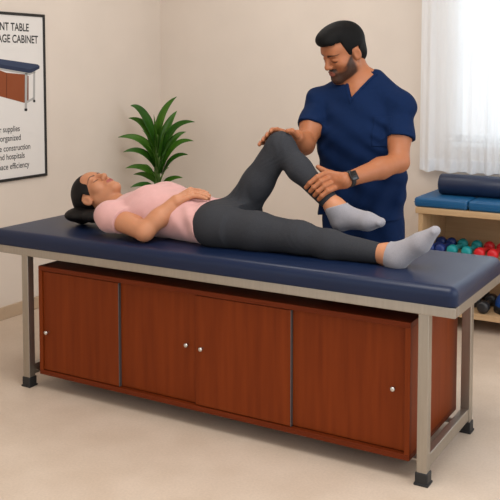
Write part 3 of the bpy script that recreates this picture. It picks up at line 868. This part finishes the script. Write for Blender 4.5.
# socks
for ank, heel, ball, toe, n, pt, nm in ((ankR+V(.02, 0, 0), heelR, ballR, toeR, V(-1, 0, .12), wv(1.617, .2, .745), 0), (ankL+V(.012, 0, -.012), heelL, ballL, toeL, V(-.30, 0, .95), ankL+V(.010, 0, -.002), 1)):
    K = Field(); foot_prims(K, ank, heel, ball, toe, V(0, 1, 0), .004)
    tz = unit(toe-ball)
    for j in range(4): K.sp(toe+V(0, -.024+.016*j, 0)+tz*(.003-.003*abs(j-1)), .0088, .004)
    K.rc(ank, ank-unit(heel-ank)*.03, .036, .037, .02)
    if nm == 0: K.rc(ank, wv(1.59, .2, .742), .036, .036, .02)
    K.clip(n, pt); K.clip((0, 0, -1), (0, 0, PT+.0005))
    field_obj('sock', K, M['sock'], wo, .0028, it=1)

# ================================================================== the therapist
mn = thing('person', 'man in navy scrubs standing behind the table holding the raised leg', 'person', (1.265, .77, 0))
HM = Frame(aty(343.9, 52.0, .715), (-.47, -.765, -.436), (-.104, -.447, .889), .98)
mt = [(.70, 1.268, .77, .150, .105), (.80, 1.268, .77, .160, .108), (.90, 1.266, .765, .155, .103), (1.00, 1.262, .76, .162, .106), (1.12, 1.255, .755, .178, .112), (1.20, 1.252, .755, .168, .100), (1.27, 1.25, .76, .105, .075), (1.30, 1.25, .762, .06, .055)]
mt = [(mv(b_, c_, a)[2], mv(b_, c_, a)[0], c_, d_, e_) for a, b_, c_, d_, e_ in mt]
sR, sL = mv(1.075, .750, 1.235), mv(1.425, .765, 1.225)
eR = aty(304.5, 145, .58); eL = aty(399, 162, .655)
wR = aty(297.5, 137, .485); wL = aty(345, 180.5, .405)
Bm = Field(); Bm.loft('z', mt, .03)
Bm.rc(HM.p(0, -.028, -.055), mv(1.262, .775, 1.285), .054, .060, .03)
tpR, tpL = mv(1.215, .785, 1.315), mv(1.305, .795, 1.335)
for t0, s_ in ((tpR, sR), (tpL, sL)):
    Bm.rc(mv(1.25, .77, 1.265), s_+V(0, 0, .005), .058, .044, .05); Bm.rc(t0, s_+V(0, .005, .005), .042, .044, .05); Bm.sp(s_, .052, .04)
for s_, e_, w_ in ((sR, eR, wR), (sL, eL, wL)):
    Bm.rc(s_, s_*.5+e_*.5, .055, .050, .03); Bm.rc(s_*.5+e_*.5, e_, .050, .041, .03)
    Bm.rc(e_, e_*.65+w_*.35, .041, .043, .02); Bm.rc(e_*.65+w_*.35, w_, .043, .028, .02)
hips = [(mv(1.185, .77, .74), mv(1.175, .765, .42), mv(1.165, .79, .09)), (mv(1.350, .77, .74), mv(1.36, .765, .42), mv(1.37, .79, .09))]
for hp, kn, an in hips:
    Bm.rc(hp, kn, .085, .060, .04); Bm.rc(kn, an, .058, .038, .03)
    Bm.rc(an+V(0, .02, -.055), an+V(0, -.13, -.06), .034, .028, .03)
head(Bm, HM, False)
# left hand round the shin
VD = unit(CAM-kneeL)
sh_ar = around(kneeL, ankL, VD, -RIGHT-V(0, 0, .4))
rs_ = .047
mcL, paL = [], []
for i in range(4):
    t = .645+.070*i; rr = rs_-.0035*i
    m = sh_ar(t+.015, -74, rr+.022); q1 = sh_ar(t, -26, rr+.0145); q2 = sh_ar(t-.005, 12, rr+.0115); q3 = sh_ar(t-.005, 38, rr+.0085)
    mcL.append(m); paL.append([m, q1, q2, q3])
thL = [wL+V(-.01, .015, .012), sh_ar(.68, -95, rs_+.030), sh_ar(.58, -92, rs_+.014), sh_ar(.52, -86, rs_+.009)]
hand(Bm, wL, mcL, paL, r=.0108, thumb=thL, wr=.030)
# right hand over the knee
th_ar = around(hipL, kneeL, V(-.85, 0, .52), V(.3, -1, 0))
mcR, paR = [], []
for i in range(4):
    t = 1.09-.066*i; rr = .060+(.003*i)-(.002 if i == 0 else 0)
    m = th_ar(t+.03, -70, rr+.016); q1 = th_ar(t+.01, -26, rr+.012); q2 = th_ar(t, 4, rr+.0105); q3 = th_ar(t-.005, 24, rr+.008)
    mcR.append(m); paR.append([m, q1, q2, q3])
kn_up = kneeL+V(.0, .0, 0)
thR = [wR+V(.0, -.01, .01), kneeL+V(.045, .060, .040), kneeL+V(.042, .020, .062), kneeL+V(.036, -.008, .064)]
hand(Bm, wR, mcR, paR, r=.0102, thumb=thR, wr=.030)
SKM = srgb(160, 100, 66)
field_obj('body', Bm, M['skin_m'], mn, .0024, paint_head(HM, SKM, srgb(134, 72, 58), srgb(22, 17, 15), stubble=.96))
# hair
Hm = Field(); c2 = HM.sc
Hm.el(HM.p(0, -.016, .042), np.array([.080, .100, .092])*c2, HM.R, .02)
Hm.el(HM.p(-.005, .030, .097), np.array([.062, .074, .040])*c2, HM.R, .03)
Hm.el(HM.p(0, -.060, -.020), np.array([.058, .048, .060])*c2, HM.R, .02)
Hm.el(HM.p(.0, .075, .088), np.array([.052, .034, .026])*c2, HM.R, .02)
def hl_m(P):
    x, y, z = HM.loc(P).T; ax = np.abs(x)
    zc = .060+.30*np.clip(ax-.012, 0, .05)
    front = np.where(z > zc, .070+(z-zc)*2.6, .022+np.clip(z, -.05, .06)*.28)
    low = np.where(y > .004, -.042-z, np.where(y > -.034, .026-z, -.078-z))
    return np.maximum((y-front)*.7, low)*c2
Hm.cut(hl_m)
field_obj('hair', Hm, M['hair'], mn, .003, it=2)
# scrub top
Sc = Field()
st = [(z, cx, cy, w+(.030 if z < 1.05 else .020 if z < 1.15 else .010), d_+(.024 if z < 1.15 else .010)) for z, cx, cy, w, d_ in mt]
Sc.loft('z', st, .03)
for t0, s_, e_ in ((tpR, sR, eR), (tpL, sL, eL)):
    Sc.rc(mv(1.25, .77, 1.262), s_+V(0, 0, .008), .066, .054, .05); Sc.rc(t0, s_+V(0, .005, .012), .052, .052, .05); Sc.sp(s_, .057, .04)
    Sl = Field(); n = unit(e_-s_); pt = s_+(e_-s_)*.60
    Sl.sp(s_, .055, .04); Sl.rc(s_, s_+(e_-s_)*.75, .061, .067, .03)
    Sl.clip(n, pt); Sl.rc(pt-n*.035, pt+n*.02, .050, .056, .004, 's')
    Sc.join(Sl, .015)
def folds_m(P):
    x, y, z = P.T
    low = np.clip((1.12-z)/.3, 0, 1)
    return low*(.006*np.sin(x*42+z*9+1.2*np.sin(z*14))+.005*np.sin(x*70-z*26+y*20))+.003*np.sin(z*60+x*35)+.004*np.exp(-((np.abs(x-1.27)-.13)/.05)**2-((z-1.12)/.09)**2)*np.sin(z*95+np.abs(x-1.27)*60)
Sc.add(folds_m, [-9]*3, [9]*3, 0, 'g')
Sc.cut(lambda P: .756-P[:, 2]+.004*np.sin(P[:, 0]*40))
nk2 = Field().rc(HM.p(0, -.028, -.05), mv(1.262, .775, 1.30), .062, .066, 0)
Sc.add(lambda P: nk2.ev(P), [.9, .4, 1.15], [1.6, 1.1, 1.6], .006, 's')
vt = aty(349.7, 98, .655)
def vee(P):
    x, y, z = P.T
    return np.maximum(np.abs(x-vt[0]-.10*(z-vt[2]))-(z-vt[2])*.58, y-.755)
Sc0 = Sc.copy()
Sc.cut(lambda P: -vee(P))
top = field_obj('scrub_top', Sc, M['scrub'], mn, .003, it=1)
Cb = Sc0.copy(); Cb.grow(.0035); Cb.cut(lambda P: np.maximum(-vee(P), vee(P)-.015)); Cb.clip((0, 1, 0), (0, .76, 0)); Cb.clip((0, 0, -1), (0, 0, vt[2]-.035))
field_obj('collar_band', Cb, M['scrub'], top, .0025, it=1)
pk0, pk1 = aty(374, 116, .66), aty(391, 147, .66)
Pk = Sc0.copy(); Pk.grow(.003); Pk.cut(lambda P: np.max([pk0[0]-P[:, 0], P[:, 0]-pk1[0], P[:, 2]-pk0[2], pk1[2]-P[:, 2], P[:, 1]-.74], 0))
field_obj('chest_pocket', Pk, M['scrub'], top, .0025, it=1)
# trousers
Tr = Field()
Tr.loft('z', [(.64, 1.286, .775, .165, .118), (.76, 1.286, .775, .172, .118), (.86, 1.284, .77, .168, .112)], .03)
for hp, kn, an in hips:
    Tr.rc(hp, kn, .094, .078, .03); Tr.rc(kn, an, .078, .070, .03)
Tr.add(lambda P: .003*np.sin(P[:, 0]*60+P[:, 2]*22), [-9]*3, [9]*3, 0, 'g')
Tr.cut(lambda P: .07-P[:, 2]); Tr.cut(lambda P: P[:, 2]-.86)
field_obj('scrub_trousers', Tr, M['scrub'], mn, .004, it=1)
for hp, kn, an in hips:
    F_ = Field(); F_.rc(an+V(0, .025, -.05), an+V(0, -.03, -.045), .042, .044, .02); F_.rc(an+V(0, -.02, -.05), an+V(0, -.14, -.058), .042, .036, .03); F_.rc(an, an+V(0, 0, -.04), .045, .045, .03)
    F_.clip((0, 0, -1), (0, 0, .0005)); F_.clip((0, 0, 1), (0, 0, .085))
    field_obj('shoe', F_, M['shoe'], mn, .004, it=1)
# watch on the left wrist
fd = unit(wL-eL); wc = wL-fd*.022
wa = Field(); wa.rc(wc-fd*.011, wc+fd*.011, .0335, .0325, 0); wa.clip(fd, wc+fd*.0105); wa.clip(-fd, wc-fd*.0105)
wsp = field_obj('wristwatch', wa, M['black_rubber'], mn, .002, it=1)
out = VD-fd*(VD@fd); out = unit(out+V(0, 0, .25)); out = unit(out-fd*(out@fd)); tv = np.cross(fd, out)
def obb(name, c, half, m, parent, bev):
    bm = bmesh.new(); add_box(bm, -half[0], half[0], -half[1], half[1], -half[2], half[2], bev=bev, seg=3)
    for v in bm.verts: v.co = Vector(tuple(c+fd*v.co.x+tv*v.co.y+out*v.co.z))
    return build(name, bm, m, parent, smooth=True, auto=40)
case = obb('watch_case', wc+out*.036, (.018, .020, .006), M['black_plastic'], mn, .005)
obb('watch_screen', wc+out*.0423, (.0145, .0165, .0008), M['screen'], case, .0005)

# ------------------------------------------------------------------ light
w = bpy.data.worlds.new('World'); S.world = w; w.use_nodes = True
bg = w.node_tree.nodes['Background']; bg.inputs['Color'].default_value = (1.0, .995, .99, 1); bg.inputs['Strength'].default_value = 1.15
def area(name, loc, tgt, sx, sy, power, col):
    l = bpy.data.lights.new(name, 'AREA'); l.shape = 'RECTANGLE'; l.size = sx; l.size_y = sy; l.energy = power; l.color = col
    o = bpy.data.objects.new(name, l); COL.objects.link(o); o.location = loc
    o.rotation_euler = (Vector(tgt)-Vector(loc)).to_track_quat('-Z', 'Y').to_euler()
    return o
area('ceiling_lamp', (1.7, -.5, 2.66), (1.7, -.5, 0), 1.2, 1.2, 38, (1, .97, .93))
area('ceiling_lamp', (.3, 1.2, 2.66), (.3, 1.2, 0), .6, .6, 10, (1, .97, .93))
area('window_daylight', (1.9, YW+.25, 1.6), (1.6, 0, .8), 1.3, 1.1, 10, (.74, .92, 1))
area('added_side_fill', (3.55, .1, 1.55), (1.6, .3, .3), 1.6, 1.3, 15, (.80, .90, 1))  # unseen cool fill added to lighten the right-hand floor; no window is built here

S.cycles.use_denoising = True
S.cycles.max_bounces = 8; S.cycles.transparent_max_bounces = 12
S.view_settings.view_transform = 'Standard'; S.view_settings.look = 'None'
S.view_settings.exposure = 0; S.view_settings.gamma = 1; S.view_settings.use_curve_mapping = False
